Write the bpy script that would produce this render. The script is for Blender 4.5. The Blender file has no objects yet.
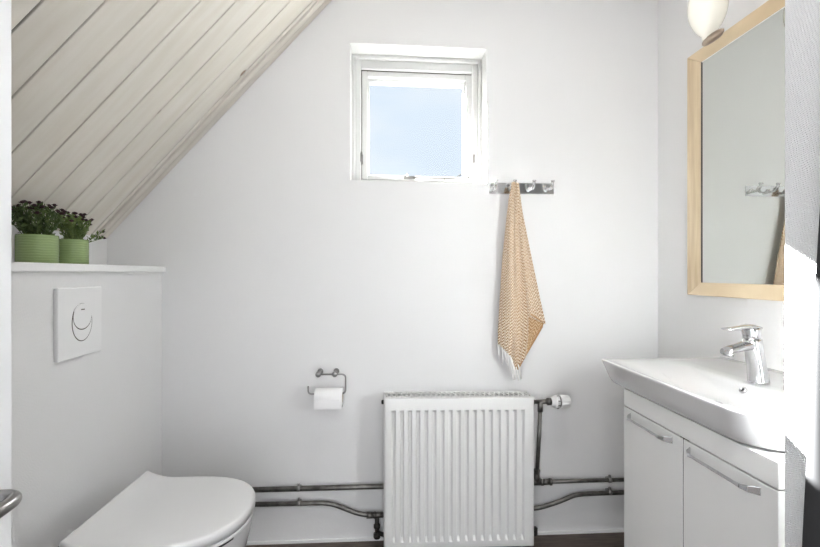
import bpy, bmesh, math, random
from mathutils import Vector, Matrix
random.seed(7)
S = bpy.context.scene
COL = S.collection
PI = math.pi
V = Vector

# ------------------------------------------------------------ camera
cam_d = bpy.data.cameras.new('camera')
cam = bpy.data.objects.new('camera', cam_d)
COL.objects.link(cam)
cam.location = (0, 0, 1.05)
cam.rotation_euler = (PI / 2, 0, -math.atan(24 / 430))
cam_d.sensor_width = 36
cam_d.lens = 36 * 430 / 820
cam_d.clip_start = 0.02
S.camera = cam

# ------------------------------------------------------------ world
w = bpy.data.worlds.new('sky'); S.world = w; w.use_nodes = True
nt = w.node_tree; nt.nodes.clear()
wo = nt.nodes.new('ShaderNodeOutputWorld'); bg = nt.nodes.new('ShaderNodeBackground')
tc = nt.nodes.new('ShaderNodeTexCoord'); mp = nt.nodes.new('ShaderNodeMapping'); mp.inputs['Scale'].default_value = (1, 1, 3)
nz = nt.nodes.new('ShaderNodeTexNoise'); nz.inputs['Scale'].default_value = 3.0; nz.inputs['Detail'].default_value = 6
cr = nt.nodes.new('ShaderNodeValToRGB')
cr.color_ramp.elements[0].position = .38; cr.color_ramp.elements[0].color = (.78, .87, 1.0, 1)
cr.color_ramp.elements[1].position = .66; cr.color_ramp.elements[1].color = (.93, .96, 1.0, 1)
nt.links.new(tc.outputs['Generated'], mp.inputs['Vector']); nt.links.new(mp.outputs[0], nz.inputs['Vector'])
nt.links.new(nz.outputs['Fac'], cr.inputs[0]); nt.links.new(cr.outputs[0], bg.inputs[0])
bg.inputs[1].default_value = .084
nt.links.new(bg.outputs[0], wo.inputs[0])

# ------------------------------------------------------------ lights
def light(name, kind, energy, loc, direction, **k):
    d = bpy.data.lights.new(name, kind); d.energy = energy
    for a, b in k.items(): setattr(d, a, b)
    o = bpy.data.objects.new(name, d); COL.objects.link(o)
    o.location = loc
    o.rotation_euler = V(direction).to_track_quat('-Z', 'Y').to_euler()
    return o
light('sun', 'SUN', 19.0, (-1, 4, 4), (.58, -1.0, -.65), angle=math.radians(.6), color=(1, .985, .98))
light('doorway_fill', 'AREA', 2.05, (-.1, -.7, 1.15), (0, 1, 0), shape='RECTANGLE', size=1.6, size_y=2.2, color=(.98, .99, 1))  # added fill light behind the camera, brightens the room through the doorway
light('overhead_fill', 'AREA', .5, (.45, .80, 2.44), (0, -.1, -1), shape='DISK', size=.26, color=(1, .97, .93))  # added fill light overhead, out of view, with no known fixture

S.view_settings.view_transform = 'Standard'
S.view_settings.look = 'None'
S.view_settings.exposure = 3.64
S.view_settings.gamma = 1.0
S.view_settings.use_curve_mapping = False

# ------------------------------------------------------------ materials
def newmat(name, color=(.8, .8, .8), rough=.5, metal=0.0, spec=.5, coat=0.0):
    m = bpy.data.materials.new(name); m.use_nodes = True
    b = m.node_tree.nodes['Principled BSDF']
    b.inputs['Base Color'].default_value = (*color, 1)
    b.inputs['Roughness'].default_value = rough
    b.inputs['Metallic'].default_value = metal
    b.inputs['Specular IOR Level'].default_value = spec
    b.inputs['Coat Weight'].default_value = coat
    return m
def N(m, t, **k):
    n = m.node_tree.nodes.new(t)
    for a, b in k.items(): setattr(n, a, b)
    return n
def L(m, a, b): m.node_tree.links.new(a, b)
def BS(m): return m.node_tree.nodes['Principled BSDF']
def math_n(m, op, a, b=None):
    n = N(m, 'ShaderNodeMath', operation=op)
    for i, q in enumerate((a, b)):
        if q is None: continue
        if isinstance(q, (int, float)): n.inputs[i].default_value = q
        else: L(m, q, n.inputs[i])
    return n.outputs[0]
def mottled(m, c0, c1, scale, detail=4, stretch=(1, 1, 1)):
    t = N(m, 'ShaderNodeTexCoord'); mp = N(m, 'ShaderNodeMapping'); mp.inputs['Scale'].default_value = stretch
    n = N(m, 'ShaderNodeTexNoise'); n.inputs['Scale'].default_value = scale; n.inputs['Detail'].default_value = detail
    r = N(m, 'ShaderNodeValToRGB'); r.color_ramp.elements[0].color = (*c0, 1); r.color_ramp.elements[1].color = (*c1, 1)
    r.color_ramp.elements[0].position = .3; r.color_ramp.elements[1].position = .7
    L(m, t.outputs['Object'], mp.inputs[0]); L(m, mp.outputs[0], n.inputs['Vector']); L(m, n.outputs['Fac'], r.inputs[0])
    L(m, r.outputs[0], BS(m).inputs['Base Color'])
    return n
def weave(name, color, pitch, strength, dist):
    """painted glass-fibre wallpaper: a small woven relief"""
    m = newmat(name, color, .62, spec=.3)
    t = N(m, 'ShaderNodeTexCoord'); s = N(m, 'ShaderNodeSeparateXYZ')
    n = N(m, 'ShaderNodeTexNoise'); n.inputs['Scale'].default_value = 60
    va = N(m, 'ShaderNodeVectorMath', operation='MULTIPLY_ADD')
    L(m, t.outputs['Object'], n.inputs['Vector']); L(m, n.outputs['Color'], va.inputs[0])
    va.inputs[1].default_value = (pitch * .7,) * 3; L(m, t.outputs['Object'], va.inputs[2])
    L(m, va.outputs[0], s.inputs[0])
    u = math_n(m, 'ADD', s.outputs[0], s.outputs[1]); v = s.outputs[2]
    k = 2 * PI / pitch
    a = math_n(m, 'SINE', math_n(m, 'MULTIPLY', math_n(m, 'ADD', u, math_n(m, 'MULTIPLY', v, .9)), k))
    b = math_n(m, 'SINE', math_n(m, 'MULTIPLY', math_n(m, 'SUBTRACT', math_n(m, 'MULTIPLY', u, .5), math_n(m, 'MULTIPLY', v, 1.3)), k))
    h = math_n(m, 'MULTIPLY', a, b)
    n2 = N(m, 'ShaderNodeTexNoise'); n2.inputs['Scale'].default_value = 9
    L(m, t.outputs['Object'], n2.inputs['Vector'])
    h = math_n(m, 'ADD', h, math_n(m, 'MULTIPLY', n2.outputs['Fac'], 1.5))
    bp = N(m, 'ShaderNodeBump'); bp.inputs['Strength'].default_value = strength; bp.inputs['Distance'].default_value = dist
    L(m, h, bp.inputs['Height']); L(m, bp.outputs[0], BS(m).inputs['Normal'])
    return m
M_wall = weave('wall_paint', (.78, .78, .78), .007, .35, .0006)
M_part = weave('partition_paint', (.81, .82, .84), .0082, .8, .0011)
M_white = newmat('white_paint', (.86, .86, .855), .35)
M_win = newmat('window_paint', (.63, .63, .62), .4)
M_door = newmat('door_paint', (.84, .85, .86), .35)
M_ceram = newmat('ceramic', (.60, .60, .60), .12, coat=.5)
M_seat = newmat('seat_plastic', (.70, .70, .70), .3)
M_cab = newmat('cabinet_lacquer', (.76, .76, .75), .3)
M_plate = newmat('white_plastic', (.82, .82, .82), .3)
M_rad = newmat('radiator_enamel', (.77, .77, .76), .35)
M_dark = newmat('dark_gap', (.03, .03, .03), .8)
M_chrome = newmat('chrome', (.60, .60, .61), .08, 1.0)
M_chrome2 = newmat('bright_chrome', (.80, .80, .80), .10, 1.0)
M_steel = newmat('brushed_steel', (.34, .335, .33), .3, 1.0)
M_pipe = newmat('galvanised_pipe', (.34, .33, .32), .38, .85)
mottled(M_pipe, (.10, .098, .09), (.21, .20, .19), 30)
M_black = newmat('black_fitting', (.03, .028, .026), .5, .4)
M_brass = newmat('aged_nickel', (.42, .33, .26), .3, .9)
M_paper = newmat('tissue_paper', (.86, .86, .86), .9, spec=.1)
M_gap = newmat('shadow_gap', (.08, .07, .06), .8)
# lime-washed boards
M_board = newmat('limewashed_boards', (.7, .68, .65), .55)
mottled(M_board, (.68, .635, .555), (.75, .715, .65), 4, 5, (1.0, 9, 1.0))
M_trim = newmat('limewashed_trim', (.68, .64, .57), .55)
mottled(M_trim, (.62, .57, .50), (.70, .66, .60), 4, 5, (1.0, 9, 1.0))
def _knots():
    m = M_board; t = N(m, 'ShaderNodeTexCoord'); mp = N(m, 'ShaderNodeMapping'); mp.inputs['Scale'].default_value = (.55, 1, .55)
    v = N(m, 'ShaderNodeTexVoronoi'); v.inputs['Scale'].default_value = 7.5
    r = N(m, 'ShaderNodeValToRGB'); r.color_ramp.elements[0].position = .045; r.color_ramp.elements[0].color = (.45, .36, .28, 1)
    r.color_ramp.elements[1].position = .085; r.color_ramp.elements[1].color = (1, 1, 1, 1)
    mx = N(m, 'ShaderNodeMix', data_type='RGBA', blend_type='MULTIPLY'); mx.inputs[0].default_value = 1
    src = BS(m).inputs['Base Color'].links[0].from_socket
    L(m, t.outputs['Object'], mp.inputs[0]); L(m, mp.outputs[0], v.inputs['Vector']); L(m, v.outputs['Distance'], r.inputs[0])
    L(m, src, mx.inputs[6]); L(m, r.outputs[0], mx.inputs[7]); L(m, mx.outputs[2], BS(m).inputs['Base Color'])
_knots()
# dark floor
M_floor = newmat('dark_floor', (.09, .06, .045), .4)
mottled(M_floor, (.05, .034, .026), (.11, .08, .06), 14, 6, (1, 6, 1))
# oak
M_oak = newmat('light_oak', (.62, .46, .28), .45)
mottled(M_oak, (.60, .46, .29), (.77, .64, .45), 16, 8, (1, .22, .22))
M_oakv = newmat('light_oak_upright', (.62, .46, .28), .45)
mottled(M_oakv, (.60, .46, .29), (.77, .64, .45), 16, 8, (1, 3.5, .25))
M_green = newmat('green_glaze', (.20, .32, .12), .22, coat=.4)
def _g():
    m = M_green; t = N(m, 'ShaderNodeTexCoord'); wv = N(m, 'ShaderNodeTexWave', bands_direction='Z')
    wv.inputs['Scale'].default_value = 45; wv.inputs['Distortion'].default_value = 2.5; wv.inputs['Detail'].default_value = 2
    r = N(m, 'ShaderNodeValToRGB'); r.color_ramp.elements[0].color = (.255, .355, .14, 1); r.color_ramp.elements[1].color = (.28, .385, .155, 1)
    bp = N(m, 'ShaderNodeBump'); bp.inputs['Strength'].default_value = .5; bp.inputs['Distance'].default_value = .001
    L(m, t.outputs['Object'], wv.inputs['Vector']); L(m, wv.outputs['Fac'], r.inputs[0]); L(m, r.outputs[0], BS(m).inputs['Base Color'])
    L(m, wv.outputs['Fac'], bp.inputs['Height']); L(m, bp.outputs[0], BS(m).inputs['Normal'])
_g()
M_soil = newmat('soil', (.03, .02, .015), .9)
M_leaf = newmat('leaf', (.06, .10, .03), .6); mottled(M_leaf, (.03, .06, .018), (.12, .18, .05), 40)
M_leaf2 = newmat('lighter_leaf', (.12, .18, .05), .6); mottled(M_leaf2, (.06, .11, .025), (.20, .27, .08), 40)
M_petal = newmat('maroon_petal', (.035, .008, .014), .6)
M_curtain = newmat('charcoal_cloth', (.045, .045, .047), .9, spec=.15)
# mirror glass
M_mirror = newmat('mirror_silver', (.66, .68, .65), .01, 1.0)
# clear pane
M_glass = bpy.data.materials.new('window_glass'); M_glass.use_nodes = True
def _gl():
    n = M_glass.node_tree; n.nodes.clear()
    o = n.nodes.new('ShaderNodeOutputMaterial'); mx = n.nodes.new('ShaderNodeMixShader'); fr = n.nodes.new('ShaderNodeFresnel')
    tr = n.nodes.new('ShaderNodeBsdfTransparent'); gl = n.nodes.new('ShaderNodeBsdfGlossy'); gl.inputs['Roughness'].default_value = .02
    tr.inputs[0].default_value = (.97, .985, .98, 1); fr.inputs[0].default_value = 1.2
    n.links.new(fr.outputs[0], mx.inputs[0]); n.links.new(tr.outputs[0], mx.inputs[1]); n.links.new(gl.outputs[0], mx.inputs[2]); n.links.new(mx.outputs[0], o.inputs[0])
_gl()
# opal glass shade
M_opal = newmat('opal_glass', (.78, .765, .69), .2, coat=.3)
BS(M_opal).inputs['Emission Color'].default_value = (1, .93, .80, 1)
BS(M_opal).inputs['Emission Strength'].default_value = .018
# towel herringbone
def towel_mat(name, ca, cb, mix=1.0):
    m = newmat(name, ca, .95, spec=.05)
    u = N(m, 'ShaderNodeUVMap'); s = N(m, 'ShaderNodeSeparateXYZ'); L(m, u.outputs[0], s.inputs[0])
    zz = math_n(m, 'PINGPONG', s.outputs[0], .016)
    q = math_n(m, 'ADD', s.outputs[1], zz)
    st = math_n(m, 'SINE', math_n(m, 'MULTIPLY', q, 2 * PI / .0125))
    n = N(m, 'ShaderNodeTexNoise'); n.inputs['Scale'].default_value = 110; L(m, u.outputs[0], n.inputs['Vector'])
    st = math_n(m, 'ADD', math_n(m, 'MULTIPLY', st, 1.3), math_n(m, 'MULTIPLY', math_n(m, 'SUBTRACT', n.outputs['Fac'], .5), 5.0))
    r = N(m, 'ShaderNodeValToRGB'); r.color_ramp.elements[0].position = .2; r.color_ramp.elements[1].position = .8
    r.color_ramp.elements[0].color = (*ca, 1); r.color_ramp.elements[1].color = (*cb, 1)
    L(m, math_n(m, 'ADD', math_n(m, 'MULTIPLY', st, .35), .5), r.inputs[0]); L(m, r.outputs[0], BS(m).inputs['Base Color'])
    bp = N(m, 'ShaderNodeBump'); bp.inputs['Strength'].default_value = .4; bp.inputs['Distance'].default_value = .001
    L(m, st, bp.inputs['Height']); L(m, bp.outputs[0], BS(m).inputs['Normal'])
    return m
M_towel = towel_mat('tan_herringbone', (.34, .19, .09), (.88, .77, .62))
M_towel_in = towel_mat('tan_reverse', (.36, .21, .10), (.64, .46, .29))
M_hem = newmat('tan_hem', (.50, .30, .15), .9, spec=.05)
M_fringe = newmat('white_fringe', (.85, .84, .82), .95, spec=.05)

# ------------------------------------------------------------ mesh helpers
class MB:
    def __init__(s): s.v = []; s.f = []; s.sm = []
    def add(s, vs, fs, smooth=False):
        n = len(s.v); s.v += [V(a) for a in vs]
        for f in fs: s.f.append([n + i for i in f]); s.sm.append(smooth)
        return s
    def box(s, a, b, bev=0, seg=2):
        a = V(a); b = V(b)
        bm = bmesh.new(); bmesh.ops.create_cube(bm, size=1)
        for q in bm.verts: q.co = V(((a.x + b.x) / 2 + q.co.x * (b.x - a.x), (a.y + b.y) / 2 + q.co.y * (b.y - a.y), (a.z + b.z) / 2 + q.co.z * (b.z - a.z)))
        if bev: bmesh.ops.bevel(bm, geom=bm.edges[:], offset=bev, segments=seg, profile=.5, affect='EDGES')
        return s.bm(bm)
    def bm(s, bm, smooth=False):
        bm.verts.index_update()
        s.add([v.co.copy() for v in bm.verts], [[v.index for v in f.verts] for f in bm.faces], smooth); bm.free(); return s
    def rings(s, rs, cap0=True, cap1=True, smooth=True):
        n = len(rs[0]); vs = [p for r in rs for p in r]; fs = []
        for i in range(len(rs) - 1):
            for j in range(n):
                k = (j + 1) % n; fs.append([i * n + j, i * n + k, (i + 1) * n + k, (i + 1) * n + j])
        if cap0: fs.append(list(range(n))[::-1])
        if cap1: fs.append([(len(rs) - 1) * n + j for j in range(n)])
        return s.add(vs, fs, smooth)
    def tube(s, pts, r, n=12, cap=True):
        pts = [V(p) for p in pts]; rs = []; up = None
        R = r if isinstance(r, (list, tuple)) else [r] * len(pts)
        for i, p in enumerate(pts):
            d = (pts[min(i + 1, len(pts) - 1)] - pts[max(i - 1, 0)]).normalized()
            if up is None: up = d.orthogonal().normalized()
            up = (up - d * up.dot(d)).normalized(); b = d.cross(up)
            rs.append([p + (up * math.cos(2 * PI * j / n) + b * math.sin(2 * PI * j / n)) * R[i] for j in range(n)])
        return s.rings(rs, cap, cap)
    def lathe(s, prof, c, axis=(0, 0, 1), n=32, cap=True):
        """prof: (radius, distance along axis)"""
        a = V(axis).normalized(); u = a.orthogonal().normalized(); b = a.cross(u); c = V(c)
        return s.rings([[c + a * h + (u * math.cos(2 * PI * j / n) + b * math.sin(2 * PI * j / n)) * max(r, 1e-5) for j in range(n)] for r, h in prof], cap, cap)
def arc_path(pts, r, n=6):
    """polyline with rounded corners"""
    pts = [V(p) for p in pts]; out = [pts[0]]
    for i in range(1, len(pts) - 1):
        p, a, b = pts[i], pts[i - 1], pts[i + 1]
        da = (a - p); db = (b - p); q = min(r, da.length * .49, db.length * .49)
        A = p + da.normalized() * q; B = p + db.normalized() * q
        for k in range(n + 1):
            t = k / n; out.append(A * (1 - t) ** 2 + p * 2 * t * (1 - t) + B * t * t)
    out.append(pts[-1]); return out
def wloc(o):
    l = V((0, 0, 0))
    while o: l += o.location; o = o.parent
    return l
def B(name, mb, mat, parent=None, label=None, origin=None, bev=0, auto=True):
    me = bpy.data.meshes.new(name)
    off = wloc(parent) if parent else V((0, 0, 0))
    org = V(origin) if origin else (V((0, 0, 0)) if parent else V((0, 0, 0)))
    me.from_pydata([v - off - org for v in mb.v], [], mb.f)
    for p, q in zip(me.polygons, mb.sm): p.use_smooth = q
    bm = bmesh.new(); bm.from_mesh(me); bmesh.ops.recalc_face_normals(bm, faces=bm.faces[:]); bm.to_mesh(me); bm.free()
    mats = mat if isinstance(mat, (list, tuple)) else [mat]
    for m in mats: me.materials.append(m)
    o = bpy.data.objects.new(name, me); COL.objects.link(o); o.location = org
    if parent: o.parent = parent
    if label: o['label'] = label
    if bev:
        md = o.modifiers.new('bevel', 'BEVEL'); md.width = bev; md.segments = 2; md.limit_method = 'ANGLE'
    return o
def thing(name, label, cat, loc, group=None, kind=None):
    o = bpy.data.objects.new(name, None); COL.objects.link(o); o.location = loc; o.empty_display_size = .05
    tag(o, label, cat, group, kind); return o
def tag(o, label, cat, group=None, kind=None):
    o['label'] = label; o['category'] = cat
    if group: o['group'] = group
    if kind: o['kind'] = kind
    return o
def struct(name, mb, mat, label, cat='wall', bev=0):
    return tag(B(name, mb, mat, bev=bev), label, cat, kind='structure')
def smooth_angle(o, deg=35):
    me = o.data
    for p in me.polygons: p.use_smooth = True
    bm = bmesh.new(); bm.from_mesh(me)
    for e in bm.edges:
        if len(e.link_faces) == 2 and e.calc_face_angle(0) > math.radians(deg): e.smooth = False
    bm.to_mesh(me); bm.free(); return o
def rrect(x0, x1, y0, y1, rs, z, n=8):
    """rounded rectangle, radii for corners (x0,y0),(x1,y0),(x1,y1),(x0,y1)"""
    out = []
    for (cx, cy, a0), r in zip(((x0, y0, PI), (x1, y0, 1.5 * PI), (x1, y1, 0), (x0, y1, .5 * PI)), rs):
        ox = cx + (r if cx == x0 else -r); oy = cy + (r if cy == y0 else -r)
        for k in range(n + 1):
            a = a0 + PI / 2 * k / n; out.append(V((ox + r * math.cos(a), oy + r * math.sin(a), z)))
    return out

# ------------------------------------------------------------ room shell
YB = 1.70; XR = 1.111; XC = -.858; XK = -1.061; TH = .20
WX0, WX1, WZ0, WZ1 = -.141, .401, 1.413, 1.953     # window opening
K = .0145                                          # the old window sits slightly out of level
mb = MB()
# back wall with the window opening, one mesh built around the hole
xs = [-1.35, WX0, WX1, 1.35]
def wz(x, top): return (WZ1 if top else WZ0) - K * (x - (WX0 + WX1) / 2)
for y0, y1 in ((YB, YB + TH),):
    vs = []
    for y in (y0, y1):
        for x in xs:
            vs += [(x, y, -.1), (x, y, wz(x, 0)), (x, y, wz(x, 1)), (x, y, 2.6)]
    fs = []
    for s in (0, 16):
        for i in range(3):
            for j in range(3):
                if i == 1 and j == 1: continue
                a = s + i * 4 + j; fs.append([a, a + 4, a + 5, a + 1])
    fs += [[5, 9, 25, 21], [9, 10, 26, 25], [10, 6, 22, 26], [6, 5, 21, 22]]
    fs += [[0, 3, 19, 16], [12, 15, 31, 28], [0, 12, 28, 16], [3, 15, 31, 19]]
    mb.add(vs, fs)
wb = struct('wall_back', mb, M_wall, 'pale grey textured back wall with the small window')
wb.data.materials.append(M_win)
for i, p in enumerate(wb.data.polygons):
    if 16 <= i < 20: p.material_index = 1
struct('wall_right', MB().box((XR, -.2, -.1), (XR + .15, YB, 2.6)), M_wall, 'pale grey textured right wall behind mirror and washbasin')
struct('wall_left', MB().box((XK + .005, -.2, -.1), (XC, YB, 1.055)), M_wall, 'low boxed-in wall on the left behind the toilet')
struct('wall_eave', MB().box((XK - .12, -.2, .9), (XK, YB, 1.195)), M_wall, 'short white eave wall behind the flower pots')
struct('wall_partition', MB().box((.70, -.2, -.1), (.80, .7196, 2.6), .003), M_part, 'white woven-texture partition wall end at the right edge')
struct('wall_front', MB().box((-1.25, -.35, -.1), (-.60, -.2, 2.6)).box((.32, -.35, -.1), (1.25, -.2, 2.6)).box((-.60, -.35, 2.08), (.32, -.2, 2.6)), M_wall, 'front wall around the doorway the photo is taken from')
struct('floor', MB().box((-1.3, -2.2, -.12), (1.3, YB, 0)), M_floor, 'dark brown floor', 'floor')
struct('baseboard_back', MB().box((XC, YB - .006, 0), (XR, YB, .011)), M_white, 'thin white strip along the foot of the back wall', 'baseboard')
# sloping boarded ceiling
SL = 1.1022
def cz(x): return 1.1872 + SL * (x - XK)
nrm = V((SL, 0, -1)).normalized()                  # points into the room
X0, X1 = XK - .06, .13
slope = MB()
seams = [-.30, -.20, -.098, .002, .103, .203, .304, .404, .504, .604, .704, .804, .904, 1.005, 1.109, 1.210, 1.313, 1.410, 1.509, 1.609]
up = V((1, 0, SL)).normalized(); Ls = (V((X1, 0, cz(X1))) - V((X0, 0, cz(X0)))).length
def board(mb, ya, yb, h, th=.0050, be=.0012):
    """one plank running up the slope; section across y with eased edges"""
    o = V((X0, 0, cz(X0)))
    sec = [(ya, -h), (ya + .0008, be * .3 - h * 0), (ya + be, 0), (yb - be, 0), (yb - .0008, be * .3), (yb, -h)]
    sec = [(ya, th), (ya, be), (ya + be, 0), (yb - be, 0), (yb, be), (yb, th)]
    rs = []
    for q in (0, Ls):
        rs.append([o + up * q - nrm * d + V((0, y, 0)) for y, d in sec])
    mb.rings(rs, True, True, smooth=False)
for a, b in zip(seams[:-1], seams[1:]): board(slope, a + .0024, b - .0024, 0)
board(slope, 1.6120, 1.629, 0)
cs = struct('ceiling', slope, M_board, 'sloping ceiling of lime-washed boards', 'ceiling')
bk = MB(); o = V((X0, 0, cz(X0)))
bk.rings([[o + up * q - nrm * d + V((0, y, 0)) for y, d in ((-.32, .0052), (YB, .0052), (YB, .06), (-.32, .06))] for q in (0, Ls + .1)], smooth=False)
struct('ceiling_backing', bk, M_gap, 'underlay behind the board joints of the sloping ceiling', 'ceiling')
tr = MB(); tr.rings([[o + up * q + nrm * d + V((0, y, 0)) for y, d in ((1.6345, -.005), (1.6345, .004), (1.637, .006), (1.660, .006), (1.662, .004), (1.664, -.004), (1.667, -.004), (1.668, .003), (1.697, .003), (1.699, -.005))] for q in (0, Ls)], smooth=False)
struct('trim_1', tr, M_trim, 'wooden trim strip where the sloping ceiling meets the back wall', 'trim')
struct('ceiling_flat', MB().box((X1 - .05, -.2, 2.5), (1.3, YB, 2.6)), M_wall, 'flat upper ceiling above the picture', 'ceiling')

struct('sun_cut_board', MB().box((-.7, YB + TH, 1.990), (1.0, 2.10, 2.03), .003), M_white, 'added unseen board outside over the window that cuts off the sun', 'trim')  # added out of view to lower the top edge of the sun patch

# shelf board
sh = B('shelf', MB().box((XK, -.2, 1.055), (-.843, 1.70, 1.0765), .0025), M_white, origin=(0, 0, 0))
tag(sh, 'white painted shelf board on the boxed-in wall, carrying the flower pots', 'shelf')

# ------------------------------------------------------------ window
def shz(mb, xc):
    for v in mb.v: v.z -= K * (v.x - xc)
    return mb
XM = (WX0 + WX1) / 2
win = thing('window_1', 'small square white-framed window high in the back wall', 'window', (XM, 1.85, WZ0), kind='structure')
def ring(mb, x0, x1, z0, z1, wl, wr, wt, wb_, y0, y1, bev=.003):
    mb.box((x0, y0, z0), (x0 + wl, y1, z1), bev); mb.box((x1 - wr, y0, z0), (x1, y1, z1), bev)
    mb.box((x0 + wl - .0001, y0, z1 - wt), (x1 - wr + .0001, y1, z1), bev); mb.box((x0 + wl - .0001, y0, z0), (x1 - wr + .0001, y1, z0 + wb_), bev)
    return mb
g = MB(); ring(g, WX0 + .001, WX1 - .001, WZ0 + .001, WZ1 - .001, .012, .012, .014, .006, 1.785, 1.90, .002)
ring(g, WX0 + .013, WX1 - .013, WZ0 + .007, WZ1 - .015, .024, .024, .036, .018, 1.80, 1.90, .003)
B('window_frame', shz(g, XM), M_win, win)
SX0, SX1, SZ0, SZ1 = WX0 + .040, WX1 - .030, WZ0 + .030, WZ1 - .054
g = MB(); ring(g, SX0, SX1, SZ0, SZ1, .024, .031, .024, .018, 1.815, 1.90, .003)
ring(g, SX0 + .022, SX1 - .029, SZ0 + .016, SZ1 - .022, .008, .008, .010, .008, 1.835, 1.87, .003)
sash = B('sash', shz(g, XM), M_win, win)
gg = MB(); ring(gg, SX0 - .005, SX1 + .005, SZ0 - .006, SZ1 + .006, .0045, .0045, .005, .003, 1.8165, 1.87, 0)
B('sash_seal', shz(gg, XM), M_gap, win, 'thin dark seal between frame and sash')
B('pane', shz(MB().box((SX0 + .026, 1.848, SZ0 + .020), (SX1 - .033, 1.853, SZ1 - .028)), XM), M_glass, win)
# stay along the sash bottom
zb = SZ0 + .008
g = MB(); g.tube([(.115, 1.800, zb + .002), (.285, 1.798, zb + .001), (.315, 1.797, zb + .019), (.352, 1.797, zb + .004)], .0028, 8)
g.box((.075, 1.798, zb - .004), (.122, 1.8145, zb + .008), .002)
g.tube([(.09, 1.797, zb), (.09, 1.797, zb + .012)], .003, 8); g.tube([(.245, 1.798, zb - .006), (.245, 1.798, zb + .006)], .003, 8)
B('casement_stay', shz(g, XM), M_pipe, win, 'metal casement stay along the sash bottom')
for x in (WX0 + .038, WX1 - .030):
    g = MB(); g.tube([(x, 1.806, 1.50), (x, 1.804, 1.52), (x, 1.804, 1.552), (x, 1.806, 1.565)], [.003, .0055, .0055, .0025], 8)
    g.box((x - .007, 1.806, 1.508), (x + .007, 1.8145, 1.548), .001)
    B('hinge', g, M_pipe, win, 'small metal hinge')

# ------------------------------------------------------------ door
door = thing('door_1', 'open white door leaf at the left edge with a steel lever handle', 'door', (-.57, .2, 0), kind='structure')
B('door_leaf', MB().box((-.59, -.19, .01), (-.55, .665, 2.04), .0015), M_door, door)
g = MB(); g.tube(arc_path([(-.550, .6050, .752), (-.4880, .6050, .752), (-.484, .48, .746)], .022, 8), .0083, 16)
g.lathe([(.025, 0), (.025, .006), (.022, .008)], (-.550, .6050, .752), (1, 0, 0), 28)
g.lathe([(.0083, 0), (.0083, .001), (0.006, .003)], V((-.484, .48, .746)), (0, -1, 0), 16)
B('door_handle', g, M_steel, door, 'brushed steel lever handle')
g = MB(); g.lathe([(.025, 0), (.025, .006), (.022, .008)], (-.550, .6045, .885), (1, 0, 0), 28)
g.box((-.542, .5985, .873), (-.532, .6065, .897), .002)
B('thumb_turn', g, M_steel, door)

# ------------------------------------------------------------ flush plate
fp = thing('flush_plate', 'white dual flush plate with an oval button on the low left wall', 'flush plate', (XC, 1.24, .915))
g = MB(); g.box((XC, 1.160, .8190), (-.846, 1.3315, 1.0120), .003, 3)
B('plate', g, M_plate, fp)
def oval(cy, cz_, ry, rz, x0, x1, n=40, part=None):
    mbx = MB(); rs = []
    for x, k in ((x0, 1), (x1 - .0015, 1), (x1, .96)):
        rs.append([V((x, cy + ry * k * math.sin(2 * PI * j / n), cz_ + rz * k * math.cos(2 * PI * j / n))) for j in range(n)])
    return mbx.rings(rs, smooth=False)
yc, zc = 1.2485, .9145
B('button_surround', oval(yc, zc, .0415, .0545, -.847, -.8455), M_gap, fp, 'dark gap around the oval button')
B('flush_button', oval(yc, zc, .0390, .0520, -.847, -.8449), M_plate, fp)
B('button_gap', oval(yc, zc + .015, .0380, .0375, -.846, -.8446), M_gap, fp, 'dark gap round the upper button')
ub = B('upper_button', oval(yc, zc + .0165, .0368, .0358, -.846, -.8440), M_plate, fp)
B('maker_mark', MB().box((-.8442, yc - .007, zc + .034), (-.8438, yc + .007, zc + .0370)), M_gap, ub, 'tiny grey imprint on the button')

# ------------------------------------------------------------ toilet
to = thing('toilet', 'white wall-hung toilet with its lid closed, below the flush plate', 'toilet', (XC, 1.16, 0))
TY = 1.162
def dshape(xb, xt, hw, z, n=48, xs=None, p=2.3):
    """D outline: straight rear at xb, rounded tip at xt"""
    if xs is None: xs = xb + (xt - xb) * .42
    out = []
    for k in range(n + 1):
        a = -PI / 2 + PI * k / n
        c, s = math.cos(a), math.sin(a)
        out.append(V((xs + (xt - xs) * (abs(c) ** (2 / p)), TY + hw * math.copysign(abs(s) ** (2 / p), s), z)))
    for k in range(1, 8): out.append(V((xs + (xb - xs) * k / 8, TY + hw, z)))
    for k in range(0, 9): out.append(V((xb, TY + hw - 2 * hw * k / 8, z)))
    for k in range(1, 8): out.append(V((xb + (xs - xb) * k / 8, TY - hw, z)))
    return out
def lift(r, amt=.016, x0=-.765, x1=-.655):
    for v in r:
        t = max(0, min(1, (v.x - x1) / (x0 - x1))); v.z += amt * t * t
    return r
# lid with a raised rear edge: rings shrink to a filled top
def shrink(r, k):
    c = V((-.57, TY, 0))
    return [V((c.x + (v.x - c.x) * k, c.y + (v.y - c.y) * k, v.z)) for v in r]
XT = -.356; XBK = -.718
g = MB()
rs = [dshape(XBK, XT, .175, .412), dshape(XBK, XT, .175, .430), shrink(dshape(XBK, XT, .175, .4355), .992)]
for k in (.96, .85, .7, .5, .3, .12): rs.append(shrink(dshape(XBK, XT, .175, .437), k))
g.rings([lift([v.copy() for v in r], .023, XBK, -.635) for r in rs])
B('lid', g, M_seat, to)
g = MB()
g.rings([dshape(-.715, XT - .004, .170, .3985), dshape(-.716, XT - .002, .173, .4005), dshape(-.716, XT - .003, .172, .4050), dshape(-.715, XT - .006, .170, .4070)])
B('seat', g, M_seat, to)
B('seat_gap', MB().rings([dshape(-.71, XT - .010, .166, .39), dshape(-.71, XT - .010, .166, .414)]), M_dark, to, 'dark gap between seat and bowl')
g = MB(); rs = []
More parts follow.
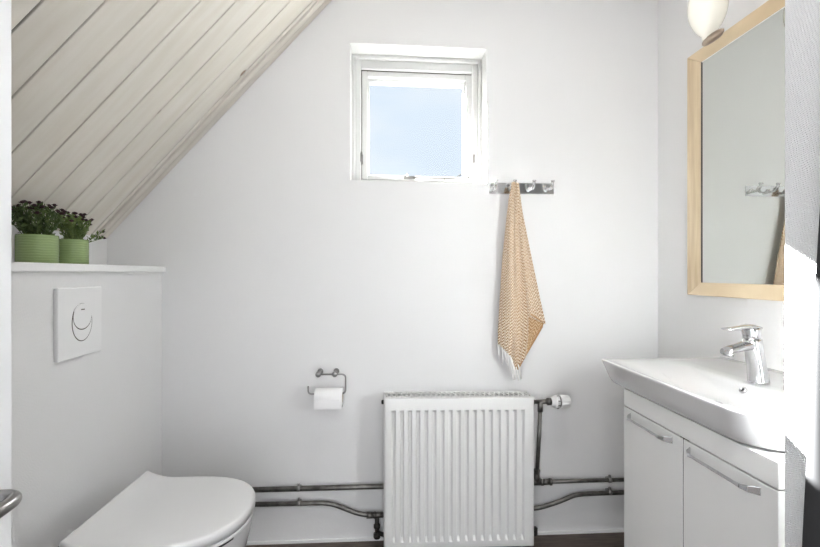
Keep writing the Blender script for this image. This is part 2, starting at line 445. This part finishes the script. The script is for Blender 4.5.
for z, kx, hw, xb in ((.396, 1, .168, -.735), (.391, 1.0, .1705, -.738), (.365, .995, .169, -.745), (.335, .98, .165, XC + .001), (.27, .945, .155, XC + .001), (.21, .88, .14, XC + .001), (.15, .76, .12, XC + .001), (.10, .58, .10, XC + .001), (.07, .42, .085, XC + .001), (.06, .3, .07, XC + .001)):
    xt = XC + (XT - .004 - XC) * kx
    rs.append(dshape(xb, xt, hw, z, p=2.2, xs=XC + (xt - XC) * .45))
g.rings(rs)
B('bowl', g, M_ceram, to)
for s in (-1, 1):
    B('lid_hinge', MB().lathe([(.010, -.02), (.010, .02)], (-.726, TY + s * .08, .405), (0, 1, 0), 16), M_chrome, to)

# ------------------------------------------------------------ potted flowers
def plant(loc, r, h, hr, n, spread, tall, label, seed, lm, extra=()):
    rnd = random.Random(seed)
    t = thing('potted_flower', label, 'potted plant', loc, 'green pots on the shelf')
    c = V(loc)
    g = MB(); g.lathe([(r * .97, 0), (r, .002), (r, h - .003), (r * .985, h), (r * .9, h - .001), (r * .88, h - .012), (.001, h - .012)], c, n=40)
    B('pot', g, M_green, t)
    B('soil', MB().lathe([(r * .86, h - .0119), (r * .86, h - .009), (0.002, h - .006)], c, n=24), M_soil, t)
    fol = MB(); heads = []; stems = MB()
    tops = []
    for i in range(n):
        a = rnd.random() * 2 * PI; q = math.sqrt(rnd.random())
        zt = tall * (1 - .28 * q * q) * (.78 + .24 * rnd.random())
        tops.append(V((math.cos(a) * q * spread, math.sin(a) * q * spread, h + zt)))
    tops += [V(e) for e in extra]
    for i, tp in enumerate(tops):
        p0 = c + V((tp.x * .35, tp.y * .35, h - .010)); p1 = c + tp
        p1.x = max(p1.x, XK + .03)
        lim = cz(p1.x) - .018
        p1.z = min(p1.z, lim - .02 * rnd.random())
        mid = (p0 + p1) / 2 + V((tp.x * .1, tp.y * .1, .006))
        path = [p0 * (1 - s) ** 2 + mid * 2 * s * (1 - s) + p1 * s * s for s in (0, .2, .4, .6, .8, 1)]
        fol.tube(path, .0011, 5)
        for k in range(16):
            s = .05 + .86 * rnd.random()
            b = p0 * (1 - s) ** 2 + mid * 2 * s * (1 - s) + p1 * s * s
            d = V((rnd.gauss(0, 1), rnd.gauss(0, 1), .5 + rnd.random())).normalized(); ln = .010 + .010 * rnd.random()
            sd = d.orthogonal().normalized()
            sd = (Matrix.Rotation(rnd.random() * 6.28, 3, d) @ sd) * ln * .22
            e = b + d * ln; e.x = max(e.x, XK + .012); e.z = min(e.z, cz(e.x) - .012)
            m_ = b + d * ln * .55
            fol.add([b, m_ + sd, e, m_ - sd], [[0, 1, 2, 3]])
        if i < int(n * .85) or i >= n: heads.append((p1, tp))
    B('foliage', fol, lm, t)
    for p, tp in heads:
        ax = V((tp.x * 3 + rnd.gauss(0, .15), tp.y * 3 + rnd.gauss(0, .15), .8)).normalized()
        rr = .0062 + .0022 * rnd.random(); f = MB()
        f.lathe([(.0012, -.004), (rr * .55, -.002), (rr * .6, .0005), (rr * .45, .003), (.0005, .0038)], p, ax, 10)
        u = ax.orthogonal().normalized()
        for k in range(9):
            d = Matrix.Rotation(k * 2 * PI / 9, 3, ax) @ u; sd = ax.cross(d) * rr * .3
            f.add([p, p + d * rr * .7 + sd, p + d * rr * 1.1 + ax * .001, p + d * rr * .7 - sd, p + d * rr * .6 - ax * .0015],
                  [[0, 1, 2, 3], [0, 1, 4], [1, 2, 4], [2, 3, 4], [3, 0, 4]])
        B('flower', f, M_petal, t)
    return t
plant((-.952, 1.231, 1.0765), .0465, .078, 0, 46, .070, .094, 'larger green glazed pot of dark maroon flowers, nearer the door', 3, M_leaf)
plant((-.965, 1.385, 1.0765), .0395, .078, 0, 34, .056, .086, 'smaller green glazed pot of dark maroon flowers, nearer the back wall', 8, M_leaf2, extra=((.01, .13, .094), (.045, .07, .110)))

# ------------------------------------------------------------ toilet paper holder
tp = thing('toilet_paper_holder', 'steel wire toilet paper holder on the back wall', 'toilet paper holder', (-.22, 1.70, .68))
yb = 1.645
g = MB(); g.tube(arc_path([(-.258, yb, .668), (-.153, yb, .667), (-.153, yb, .594), (-.2935, yb, .594), (-.2935, yb, .624)], .016, 6), .0033, 10)
B('wire_bar', g, M_steel, tp)
for x in (-.256, -.194):
    g = MB(); g.lathe([(.011, 0), (.011, .004), (.006, .006), (.006, .036), (.0095, .040), (.0105, .050), (.0105, .060), (.007, .064)], (x, 1.70, .668), (0, -1, 0), 20)
    B('wall_mount', g, M_steel, tp)
rl = thing('toilet_roll', 'small white toilet roll hanging on the wire holder', 'toilet roll', (-.218, yb, .584))
g = MB(); n = 36
xa, xb_ = -.267, -.164; cy, czr, R = yb, .5800, .036
def circ(x, r): return [V((x, cy + r * math.cos(2 * PI * j / n), czr + r * math.sin(2 * PI * j / n))) for j in range(n)]
g.rings([circ(xa, .020), circ(xa, R - .001), circ(xa + .001, R), circ(xb_ - .001, R), circ(xb_, R - .001), circ(xb_, .020), circ(xa, .020)], False, False)
B('paper', g, M_paper, rl)
g = MB(); g.rings([circ(xa + .0003, .0199), circ(xb_ - .0003, .0199), circ(xb_ - .0003, .0188), circ(xa + .0003, .0188), circ(xa + .0003, .0199)], False, False)
B('cardboard_core', g, newmat('cardboard', (.5, .42, .33), .9), rl)
g = MB(); yf = yb - R - .0008
g.box((xa + .001, yf - .0006, .547), (xb_ - .001, yf, .582))
B('loose_sheet', g, M_paper, rl)

# ------------------------------------------------------------ radiator
ra = thing('radiator', 'white ribbed panel radiator under the window', 'radiator', (.272, 1.64, .04))
RX0, RX1, RZ0, RZ1, RY = -.0073, .5510, .040, .594, 1.572
KR = .010
def rsh(mb):
    for v in mb.v: v.z -= KR * (v.x - RX0)
    return mb
# front panel: fluted height field
nrib = 17; xr0, xr1 = RX0 + .026, RX1 - .024; pitch = (xr1 - xr0) / nrib
g = MB()
prof_x = [RX0, RX0 + .004, RX0 + .010]
pp = [0, 0, 0]
xl = [(RX0, .010, 0), (RX0 + .002, .003, 0), (RX0 + .007, 0, 0), (xr0, 0, 0)]
for i in range(nrib):
    a = xr0 + i * pitch
    for f, d in ((.04, 0), (.16, 1), (.46, 1), (.60, 0), (.96, 0)): xl.append((a + f * pitch, 0, d))
xl += [(xr1, 0, 0), (RX1 - .007, 0, 0), (RX1 - .002, .003, 0), (RX1, .010, 0)]
zl = [(RZ0, .010, 0), (RZ0 + .003, .002, 0), (RZ0 + .012, 0, 0), (RZ0 + .026, 0, 0), (RZ0 + .038, 0, 1), (RZ1 - .056, 0, 1), (RZ1 - .044, 0, 0), (RZ1 - .012, 0, 0), (RZ1 - .003, .002, 0), (RZ1, .010, 0)]
vs = []
for z, dz, mz in zl:
    for x, dx, mx in xl: vs.append((x, RY + max(dx, dz) + .015 * mx * mz, z))
nx = len(xl); fs = [[j * nx + i, j * nx + i + 1, (j + 1) * nx + i + 1, (j + 1) * nx + i] for j in range(len(zl) - 1) for i in range(nx - 1)]
g.add(vs, fs); fpn = B('front_panel', rsh(g), M_rad, ra, bev=0); smooth_angle(fpn, 50)
sd = fpn.modifiers.new('thickness', 'SOLIDIFY'); sd.thickness = .0015; sd.offset = 1
g = MB(); g.box((RX0, RY + .009, RZ0 + .004), (RX0 + .003, 1.660, RZ1 - .001), .001); B('side_cover', rsh(g), M_rad, ra)
g = MB(); g.box((RX1 - .003, RY + .009, RZ0 + .004), (RX1, 1.660, RZ1 - .001), .001); B('side_cover', rsh(g), M_rad, ra)
g = MB(); g.box((RX0 + .006, 1.646, RZ0 + .004), (RX1 - .006, 1.658, RZ1 - .004), .003); B('rear_panel', rsh(g), M_rad, ra)
g = MB(); zt = RZ1
g.box((RX0, RY + .006, zt - .002), (RX1, RY + .016, zt + .001)); g.box((RX0, 1.650, zt - .002), (RX1, 1.662, zt + .001))
nz_ = 30; wq = (RX1 - RX0) / nz_
for i in range(nz_ + 1):                       # zig-zag grille bars
    x = RX0 + i * wq
    for s in (1, -1):
        xa_, xb2 = (x, x + wq) if s == 1 else (x + wq, x)
        if i == nz_: continue
        g.add([(xa_ - .0022, RY + .014, zt), (xa_ + .0022, RY + .014, zt), (xb2 + .0022, 1.652, zt), (xb2 - .0022, 1.652, zt),
               (xa_ - .0022, RY + .014, zt - .0015), (xa_ + .0022, RY + .014, zt - .0015), (xb2 + .0022, 1.652, zt - .0015), (xb2 - .0022, 1.652, zt - .0015)],
              [[0, 1, 2, 3], [7, 6, 5, 4], [0, 4, 5, 1], [1, 5, 6, 2], [2, 6, 7, 3], [3, 7, 4, 0]])
B('top_grille', rsh(g), M_rad, ra)
B('convector', rsh(MB().box((RX0 + .01, RY + .016, RZ0 + .02), (RX1 - .01, 1.644, RZ1 - .02))), M_dark, ra, 'dark inside seen through the grille')
g = MB(); g.lathe([(.008, 0), (.008, .008), (.005, .010)], (RX0, 1.615, .568), (-1, 0, 0), 12); B('air_vent_plug', g, M_black, ra)
g = MB(); g.lathe([(.009, 0), (.009, .014), (.012, .014), (.012, .026), (.007, .028)], (RX1, 1.63, .060), (1, 0, 0), 10); g.lathe([(.011, -.016), (.011, .012)], (RX1 + .022, 1.63, .058), (0, 0, 1), 6)
B('drain_plug', g, M_black, ra)
for x in (.05, .49):
    B('wall_bracket', MB().box((x, 1.658, .45), (x + .03, 1.70, .56), .001), M_rad, ra)

# thermostat valve
tv = thing('thermostat_valve', 'white radiator thermostat head on a steel valve body', 'radiator valve', (.56, 1.62, .56))
py = 1.636
g = MB(); g.lathe([(.008, 0), (.008, .010), (.012, .010), (.012, .020), (.008, .021), (.009, .072), (.014, .073), (.014, .090)], (RX1, py, .553), (1, 0, 0), 16)
g.tube([(RX1 + .046, py, .553), (RX1 + .046, py, .515)], .0105, 14)
B('valve_body', g, M_pipe, tv)
g = MB(); g.lathe([(.0165, .088), (.019, .090), (.019, .099), (.0245, .101), (.0255, .107), (.0255, .117)], (RX1, py, .553), (1, 0, 0), 28)
B('collar', g, M_plate, tv)
g = MB(); g.lathe([(.0225, .117), (.0225, .122)], (RX1, py, .553), (1, 0, 0), 28); B('scale_ring', g, M_gap, tv, 'dark slotted ring of the thermostat head')
g = MB(); hd = V((RX1, py, .553)); rs = []
for q, r in ((.122, .0235), (.124, .0255), (.149, .0245), (.159, .0215), (.162, .016)):
    rs.append([hd + V((q, math.cos(2 * PI * j / 48) * r * (1 - .05 * (j % 4 == 0)), math.sin(2 * PI * j / 48) * r * (1 - .05 * (j % 4 == 0)))) for j in range(48)])
g.rings(rs, smooth=False); B('knob', g, M_plate, tv)
g = MB()
for a in (110, 160, 200, 250):
    ca, sa = math.cos(math.radians(a)), math.sin(math.radians(a))
    p = hd + V((.112, ca * .0255, sa * .0255)); g.box(p - V((.004, .0018, .0018)), p + V((.004, .0012, .0012)))
B('slots', g, M_gap, tv)

# pipes
YP = 1.676
up_ = thing('heating_pipe', 'upper grey heating pipe along the wall with a riser to the thermostat valve', 'pipe', (0, YP, .22))
g = MB(); g.tube(arc_path([(XC, YP, .2225), (.588, YP, .222)], .02), .0098, 14); g.tube([(.588, YP, .222), (.80, YP, .2225), (XR, YP, .222)], .0078, 14)
B('horizontal_pipe', g, M_pipe, up_)
g = MB(); g.tube([(RX1 + .046, py, .516), (RX1 + .046, YP, .225)], .0078, 14); B('riser', g, M_pipe, up_)
g = MB(); g.tube([(RX1 + .01, YP, .222), (RX1 + .062, YP, .222)], .0125, 14); g.tube([(RX1 + .046, YP, .222), (RX1 + .046, YP, .262)], .0118, 14)
g.lathe([(.0145, 0), (.0145, .010)], (RX1 + .062, YP, .222), (1, 0, 0), 6); g.lathe([(.0115, .01), (.0115, .036)], (RX1 + .062, YP, .222), (1, 0, 0), 14); g.lathe([(.0145, .036), (.0145, .044)], (RX1 + .062, YP, .222), (1, 0, 0), 6)
g.lathe([(.0135, 0), (.0135, .010)], (RX1 + .046, YP, .262), (0, 0, 1), 6)
B('tee_fitting', g, M_pipe, up_)
lo = thing('heating_pipe', 'lower grey heating pipe that bends down behind the radiator', 'pipe', (0, YP, .15))
g = MB(); g.tube(arc_path([(XC, YP, .1695), (-.215, YP, .1640), (-.095, YP, .113), (-.012, YP, .111), (.30, YP, .113), (.60, YP, .117), (.685, YP, .1405), (.75, YP, .1665), (.80, YP, .1700), (XR, YP, .172)], .04, 6), .0088, 14)
B('horizontal_pipe', g, M_pipe, lo)
g = MB(); g.tube([(-.075, YP, .112), (-.05, YP, .112)], .0125, 8); g.tube([(-.05, YP, .112), (-.012, YP, .112)], .0108, 14); g.lathe([(.0135, 0), (.0135, .008)], (-.048, YP, .112), (1, 0, 0), 6)
B('coupling', g, M_pipe, lo)
g = MB(); g.tube([(-.035, YP, .112), (-.035, YP, .04)], .0085, 12); g.lathe([(.013, 0), (.013, .012), (.009, .014)], (-.035, YP, .062), (0, 0, 1), 8)
g.tube([(-.035, YP, .040), (-.035, YP - .012, .03)], .0115, 10); g.lathe([(.012, 0), (.014, .004), (.014, .018), (.01, .02)], (-.035, YP, .022), (0, 0, 1), 10); g.tube([(-.035, YP, .045), (0.0, YP - .03, .047)], .008, 10)
B('lockshield_valve', g, M_black, lo, 'dark lockshield valve under the bend')
for (x, z, par) in ((-.335, .2225, up_), (-.335, .1665, lo), (.895, .2225, up_), (.895, .174, lo)):
    g = MB(); r = .0108
    g.rings([[V((x + dx, YP + r * k * math.cos(2 * PI * j / 16), z + r * k * math.sin(2 * PI * j / 16))) for j in range(16)] for dx, k in ((-.006, .8), (-.006, 1), (.006, 1), (.006, .8))], False, False)
    g.box((x - .006, YP + .009, z - .004), (x + .006, 1.70, z + .004)); g.box((x - .004, YP - .004, z + .009), (x + .004, YP + .004, z + .020), .001)
    B('pipe_clamp', g, M_steel, par)

# ------------------------------------------------------------ towel rail + towel
tr_ = thing('towel_rail', 'chrome wall strip with four hooks beside the window', 'hook rail', (.543, 1.70, 1.39))
B('back_plate', MB().box((.411, 1.696, 1.3690), (.675, 1.70, 1.4130), .001), M_chrome2, tr_)
for x in (.428, .502, .578, .652):
    g = MB(); z = 1.391
    g.tube(arc_path([(x, 1.696, z), (x, 1.676, z - .006), (x, 1.656, z + .002), (x, 1.650, z + .020)], .010, 5), .0055, 12)
    g.lathe([(.0055, 0), (.008, .002), (.008, .005), (.006, .007)], (x, 1.650, z + .018), (0, -.25, 1), 14)
    g.lathe([(.009, 0), (.009, .003), (.006, .005)], (x, 1.696, z), (0, -1, 0), 16)
    B('hook', g, M_chrome, tr_)
tw = thing('hand_towel', 'tan and white herringbone hand towel hanging from the second hook', 'towel', (.50, 1.65, 1.39))
def cloth(name, fn, nu, nv, mat, size, parent, th=.003, label=None):
    vs = [fn(i / nu, j / nv) for j in range(nv + 1) for i in range(nu + 1)]
    fs = [[j * (nu + 1) + i, j * (nu + 1) + i + 1, (j + 1) * (nu + 1) + i + 1, (j + 1) * (nu + 1) + i] for j in range(nv) for i in range(nu)]
    me = bpy.data.meshes.new(name); off = wloc(parent)
    me.from_pydata([V(v) - off for v in vs], [], fs)
    uv = me.uv_layers.new(name='UVMap')
    for lp in me.loops:
        k = lp.vertex_index; i = k % (nu + 1); j = k // (nu + 1); uv.data[lp.index].uv = (i / nu * size[0], j / nv * size[1])
    for p in me.polygons: p.use_smooth = True
    me.materials.append(mat)
    o = bpy.data.objects.new(name, me); COL.objects.link(o); o.parent = parent
    if label: o['label'] = label
    md = o.modifiers.new('thickness', 'SOLIDIFY'); md.thickness = th; md.offset = 0
    return o
def lerp(a, b, t): return a + (b - a) * t
def pw(t, pts):
    for (a, va), (b, vb) in zip(pts[:-1], pts[1:]):
        if t <= b:
            s = (t - a) / (b - a); return lerp(va, vb, s)
    return pts[-1][1]
ZT = 1.405
def over(v):   # the first few percent of each layer drapes over the hook
    return max(0, 1 - v / .035)
def front(u, v):
    zb_ = pw(u, [(0, .775), (.35, .735), (.72, .672), (1, .725)])
    z = lerp(ZT, zb_, v)
    xl_ = pw(1 - (z - .70) / (ZT - .70), [(0, .490), (.10, .475), (.40, .455), (.80, .439), (1.1, .433)])
    xr_ = pw(1 - (z - .70) / (ZT - .70), [(0, .509), (.2, .515), (.70, .549), (.85, .549), (1.0, .536), (1.1, .52)])
    x = lerp(xl_, xr_, u)
    am = .004 + .014 * min(1, v * 1.6)
    y = 1.640 + am * math.cos(u * 2 * PI * 1.25 + .6) - .010 * math.sin(PI * u) * min(1, v * 2) + .002 * math.sin(u * 21 + v * 3)
    y += over(v) * .008 + .006 * v
    return (x, y, z - .014 * over(v) * 0)
cloth('front_drape', front, 40, 60, M_towel, (.30, .72), tw)
def side(u, v):
    zb_ = lerp(.902, .852, u)
    z = lerp(ZT, zb_, v)
    q = (ZT - z) / (ZT - .85)
    xl_ = pw(q, [(0, .500), (1.1, .520)])
    xr_ = pw(q, [(0, .520), (.20, .5345), (.63, .5825), (.90, .613), (1, .6255), (1.1, .626)])
    x = lerp(xl_, xr_, u)
    y = 1.660 + .007 * min(1, v * 1.5) * math.cos(u * 2 * PI * 1.1 + 1.2) - .006 * u * v + .004 * math.sin(PI * v) * u
    return (x, y, z)
cloth('side_drape', side, 30, 50, M_towel, (.20, .55), tw)
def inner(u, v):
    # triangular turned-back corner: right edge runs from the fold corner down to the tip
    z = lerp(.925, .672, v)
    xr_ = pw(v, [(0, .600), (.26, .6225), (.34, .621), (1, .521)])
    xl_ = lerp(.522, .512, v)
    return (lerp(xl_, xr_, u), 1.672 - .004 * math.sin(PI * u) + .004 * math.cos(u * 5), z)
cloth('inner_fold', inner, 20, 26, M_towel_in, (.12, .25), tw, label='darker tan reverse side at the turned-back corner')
g = MB(); g.tube([(.621, 1.670, .853), (.598, 1.669, .808), (.558, 1.669, .742), (.522, 1.670, .676)], .0028, 8)
g.tube([(.549, 1.6575, .901), (.585, 1.655, .880), (.612, 1.656, .862), (.6225, 1.664, .852)], .0024, 8)
B('hem', g, M_hem, tw, 'tan stitched hem')
g = MB(); rnd = random.Random(5)
for i in range(15):
    u = i / 14 * .82; x, y, z = front(u, 1); ln = .040 + .022 * rnd.random()
    dx = rnd.gauss(.004, .004); dy = rnd.gauss(0, .004)
    pts = [(x, y, z + .004), (x + dx * .3 + rnd.gauss(0, .001), y + dy * .4, z - ln * .35), (x + dx * .7, y + dy, z - ln * .7), (x + dx, y + dy, z - ln)]
    g.tube(pts, [.003, .0026, .0036, .002], 6)
B('fringe', g, M_fringe, tw, 'white tassel fringe')

# ------------------------------------------------------------ mirror + lamp
mi = thing('mirror', 'large wall mirror in a light oak frame over the washbasin', 'mirror', (XR, 1.12, .978))
MY0, MY1, MZ0, MZ1, FX = .72, 1.483, .9745, 1.821, 1.077
my0 = .735
def rail(pts):  # mitred rail from 4 face corners
    g = MB(); a = [V((FX, y, z)) for y, z in pts]; b = [V((XR, y, z)) for y, z in pts]
    return g.add(a + b, [[0, 1, 2, 3], [7, 6, 5, 4], [0, 4, 5, 1], [1, 5, 6, 2], [2, 6, 7, 3], [3, 7, 4, 0]])
iy0, iy1, iz0, iz1 = my0 + .064, 1.4147, 1.0190, 1.7740
for nm, pts, m in (('frame_rail', [(my0, MZ1), (MY1, MZ1), (iy1, iz1), (iy0, iz1)], M_oak), ('frame_rail', [(my0, MZ0), (MY1, MZ0), (iy1, iz0), (iy0, iz0)], M_oak),
                   ('frame_stile', [(MY1, MZ0), (MY1, MZ1), (iy1, iz1), (iy1, iz0)], M_oakv), ('frame_stile', [(my0, MZ0), (my0, MZ1), (iy0, iz1), (iy0, iz0)], M_oakv)):
    B(nm, rail(pts), m, mi, bev=.0015)
B('mirror_glass', MB().box((1.0795, iy0, iz0), (1.085, iy1, iz1)), M_mirror, mi)
B('bevelled_edge', MB().box((1.0785, iy0, iz1 - .0022), (1.0796, iy1, iz1)), M_white, mi, 'pale line where glass meets frame')
B('rebate', MB().box((1.0772, iy1 - .0016, iz0), (1.0797, iy1 + .0005, iz1)), M_gap, mi)

la = thing('wall_lamp', 'egg-shaped opal glass wall lamp above the mirror', 'lamp', (1.0, 1.25, 1.77))
lc = V((.930, 1.196, 1.728))
g = MB(); prof = []
for k in range(25):
    a = k / 24; h = a * .215; r = .0500 * (math.sin(PI * (a ** .86) * .985 + .03) ** .86) if 0 < a < 1 else .012
    prof.append((max(r, .010), h))
g.lathe(prof, lc, n=40)
B('glass_shade', g, M_opal, la)
g = MB(); rs = []
for k, dz in ((.55, -.011), (.85, -.009), (1, -.004), (1, .002), (.8, .007), (.4, .009)):
    rs.append([V((lc.x + .011 * k * math.cos(2 * PI * j / 28), lc.y - .020 + .040 * k * math.sin(2 * PI * j / 28), lc.z - .004 + dz)) for j in range(28)])
g.rings(rs)
B('metal_cup', g, M_brass, la, 'small brown metal holder under the glass')
g = MB(); g.tube(arc_path([lc + V((.02, 0, .19)), V((XR, 1.196, lc.z + .19))], .02), .006, 10); g.lathe([(.03, 0), (.03, .012), (.02, .016)], (XR, 1.196, lc.z + .19), (-1, 0, 0), 24)
B('wall_arm', g, M_brass, la)

# ------------------------------------------------------------ vanity
BZ = .772
va = thing('vanity_cabinet', 'white vanity cabinet with two doors under the washbasin', 'cabinet', (.92, 1.03, .10))
CX, CY0, CY1, CZ0, CZ1 = .742, .774, 1.3045, .10, .692
B('door_gap', MB().box((CX + .0025, 1.02, CZ0 + .01), (CX + .0175, 1.05, .685)), M_gap, va, 'dark joint between the doors')
B('body', MB().box((CX + .018, CY0, CZ0), (XR, CY1, CZ1), .0015), M_cab, va)
B('top_panel', MB().box((CX, CY0 + .001, .6395), (CX + .0175, CY1 - .001, CZ1 - .0005), .0015), M_cab, va)
zd = .6360
H1a, H1b, H2a, H2b = 1.268, 1.0745, 1.013, .8120
def cdoor(y0, y1, h0, h1):
    d = B('cabinet_door', MB().box((CX, y0, CZ0 + .003), (CX + .0175, y1, zd), .0015), M_cab, va)
    z = .6175
    g = MB()
    # flat bow handle: strap swept between two feet
    n = 16; rs = []
    for k in range(n + 1):
        t = k / n; y = lerp(h0, h1, t); e = min(t, 1 - t)
        off_ = .0225 * min(1, (e / .12)) ** .6 if e < .12 else .0225
        wz_ = .0030 + .0055 * max(0, 1 - e / .16)
        x = CX - off_
        rs.append([V((x - .0025, y, z - wz_)), V((x - .0025, y, z + wz_)), V((x + .0025, y, z + wz_)), V((x + .0025, y, z - wz_))])
    rs[0] = [V((p.x + .002, h0, p.z)) for p in rs[0]]; rs[-1] = [V((p.x + .002, h1, p.z)) for p in rs[-1]]
    g.rings(rs, smooth=False)
    B('handle', g, M_chrome, d, 'chrome bow handle', bev=.001)
cdoor(1.0395, CY1 - .001, H1a, H1b)
cdoor(.7750, 1.0350, H2a, H2b)
for y in (CY0 + .05, CY1 - .05):
    B('foot', MB().lathe([(.018, 0), (.018, .10)], (CX + .08, y, 0), n=16), M_steel, va)
B('foot', MB().lathe([(.018, 0), (.018, .10)], (1.05, CY0 + .05, 0), n=16), M_steel, va)
B('foot', MB().lathe([(.018, 0), (.018, .10)], (1.05, CY1 - .05, 0), n=16), M_steel, va)

ba = thing('washbasin', 'white ceramic washbasin on the vanity cabinet', 'sink', (.92, 1.1, .70))
BX0, BY0, BY1 = .700, .783, 1.370
RB = (.088, .01, .004, .012)
def outl(ix, iyn, iyf, z, rs=RB, x1=XR): return rrect(BX0 + ix, x1, BY0 + iyn, BY1 - iyf, rs, z)
g = MB(); rs = []
rs.append(outl(.10, .06, .06, .6925))
rs.append(outl(.046, .026, .026, .6935))
rs.append(outl(.032, .017, .010, .6965, (.085, .01, .004, .018)))
rs.append(outl(.022, .012, .006, .710, (.086, .01, .004, .016)))
rs.append(outl(.010, .007, .003, .745))
rs.append(outl(.001, .001, .0005, .766))
rs.append(outl(.000, .000, .000, .7695))
rs.append(outl(.002, .002, .002, BZ))
rs.append(outl(.012, .012, .012, BZ, (.078, .008, .004, .012)))
rs.append(rrect(BX0 + .018, .930, BY0 + .02, BY1 - .03, (.072, .05, .05, .03), BZ - .0012))
rs.append(rrect(BX0 + .026, .922, BY0 + .03, BY1 - .06, (.072, .06, .06, .05), BZ - .006))
rs.append(rrect(BX0 + .036, .914, BY0 + .045, BY1 - .12, (.07, .07, .08, .08), BZ - .018))
rs.append(rrect(BX0 + .050, .905, BY0 + .065, BY1 - .17, (.07, .07, .09, .09), BZ - .035))
rs.append(rrect(BX0 + .075, .885, BY0 + .10, BY1 - .22, (.06, .06, .08, .08), BZ - .048))
rs.append(rrect(BX0 + .10, .86, BY0 + .15, BY1 - .27, (.02, .02, .02, .02), BZ - .052))
g.rings(rs)
bowl = B('basin', g, M_ceram, ba)
sub = bowl.modifiers.new('subsurf', 'SUBSURF'); sub.levels = 1; sub.render_levels = 1
g = MB(); ax = V((-.75, 0, .62)).normalized(); oc = V((.9085, 1.046, .7525))
g.lathe([(.0045, .0), (.0045, .0035), (.0085, .0035), (.0090, .0005), (.009, -.002)], oc, ax, 20, cap=False); B('overflow_ring', g, M_chrome, ba)
B('overflow_hole', MB().lathe([(.0001, .0012), (.0070, .0012), (.0070, -.001)], oc, ax, 20), M_dark, ba)
B('drain', MB().lathe([(.021, 0), (.021, .003), (.016, .004), (.0001, .005)], (.83, 1.05, BZ - .0525), n=24), M_chrome, ba)
B('back_edge', MB().box((XR - .006, BY0 + .002, BZ - .002), (XR - .0005, BY1 - .002, BZ + .003), .001), M_ceram, ba)

fa = thing('faucet', 'chrome single-lever mixer tap on the washbasin', 'faucet', (.955, 1.045, BZ))
g = MB(); FY = 1.045
rs = []
for t, x, z, rx, ry in ((0, .9480, BZ, .0245, .0235), (.02, .9480, BZ + .004, .0235, .0225), (.3, .9430, BZ + .040, .0210, .0205), (.6, .9370, BZ + .075, .0210, .0200), (.9, .9320, BZ + .104, .0225, .0200), (1, .9310, BZ + .112, .0220, .0195)):
    rs.append([V((x + rx * math.cos(a), FY + ry * math.sin(a), z)) for a in [2 * PI * j / 28 for j in range(28)]])
g.rings(rs); B('body', g, M_chrome, fa)
g = MB(); rs = []
for x, z, hw, hh in ((.940, BZ + .098, .018, .014), (.918, BZ + .096, .0175, .0125), (.895, BZ + .090, .0165, .0105), (.868, BZ + .083, .016, .0095), (.858, BZ + .080, .015, .008)):
    rs.append([V((x + .3 * hh * math.sin(a), FY + hw * abs(math.cos(a)) ** .7 * math.copysign(1, math.cos(a)), z + hh * abs(math.sin(a)) ** .7 * math.copysign(1, math.sin(a)))) for a in [2 * PI * j / 24 for j in range(24)]])
g.rings(rs); sp = B('spout', g, M_chrome, fa)
g = MB(); g.lathe([(.0105, .004), (.0115, 0), (.0115, -.008), (.009, -.009)], (.869, FY, BZ + .076), (.2, 0, 1), 20); B('aerator', g, M_chrome, sp)
g = MB(); g.lathe([(.0185, 0), (.0195, .003), (.0215, .022), (.0200, .027), (.014, .030)], (.9305, FY, BZ + .1135), (-.10, 0, 1), 28); B('cartridge_cap', g, M_chrome, fa)
g = MB(); rs = []
for x, z, hw, hh in ((.942, BZ + .141, .019, .0045), (.925, BZ + .144, .0185, .0050), (.905, BZ + .1405, .0150, .0040), (.875, BZ + .1375, .0130, .0032), (.858, BZ + .137, .0120, .0026)):
    rs.append([V((x, FY + hw * abs(math.cos(a)) ** .6 * math.copysign(1, math.cos(a)), z + hh * abs(math.sin(a)) ** .6 * math.copysign(1, math.sin(a)))) for a in [2 * PI * j / 20 for j in range(20)]])
g.rings(rs); B('lever', g, M_chrome, fa)
#B('lift_rod', MB().tube([(1.000, FY, BZ), (1.000, FY, BZ + .045)], .0025, 8).lathe([(.003, 0), (.006, .003), (.006, .012), (.003, .014)], (1.000, FY, BZ + .045), n=12), M_chrome, fa)

# ------------------------------------------------------------ dark cloth by the partition
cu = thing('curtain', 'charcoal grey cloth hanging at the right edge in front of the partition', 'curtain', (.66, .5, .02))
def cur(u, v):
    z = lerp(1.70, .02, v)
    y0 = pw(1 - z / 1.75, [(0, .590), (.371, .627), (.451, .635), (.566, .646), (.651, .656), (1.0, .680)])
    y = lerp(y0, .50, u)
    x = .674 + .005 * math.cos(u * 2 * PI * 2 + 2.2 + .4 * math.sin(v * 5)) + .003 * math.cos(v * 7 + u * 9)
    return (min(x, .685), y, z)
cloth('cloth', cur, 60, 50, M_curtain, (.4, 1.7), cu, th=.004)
g = MB(); g.lathe([(.012, 0), (.012, .004), (.006, .006), (.005, .03), (.008, .034)], (.70, .53, 1.715), (-1, 0, 0), 14); B('wall_hook', g, M_chrome, cu)
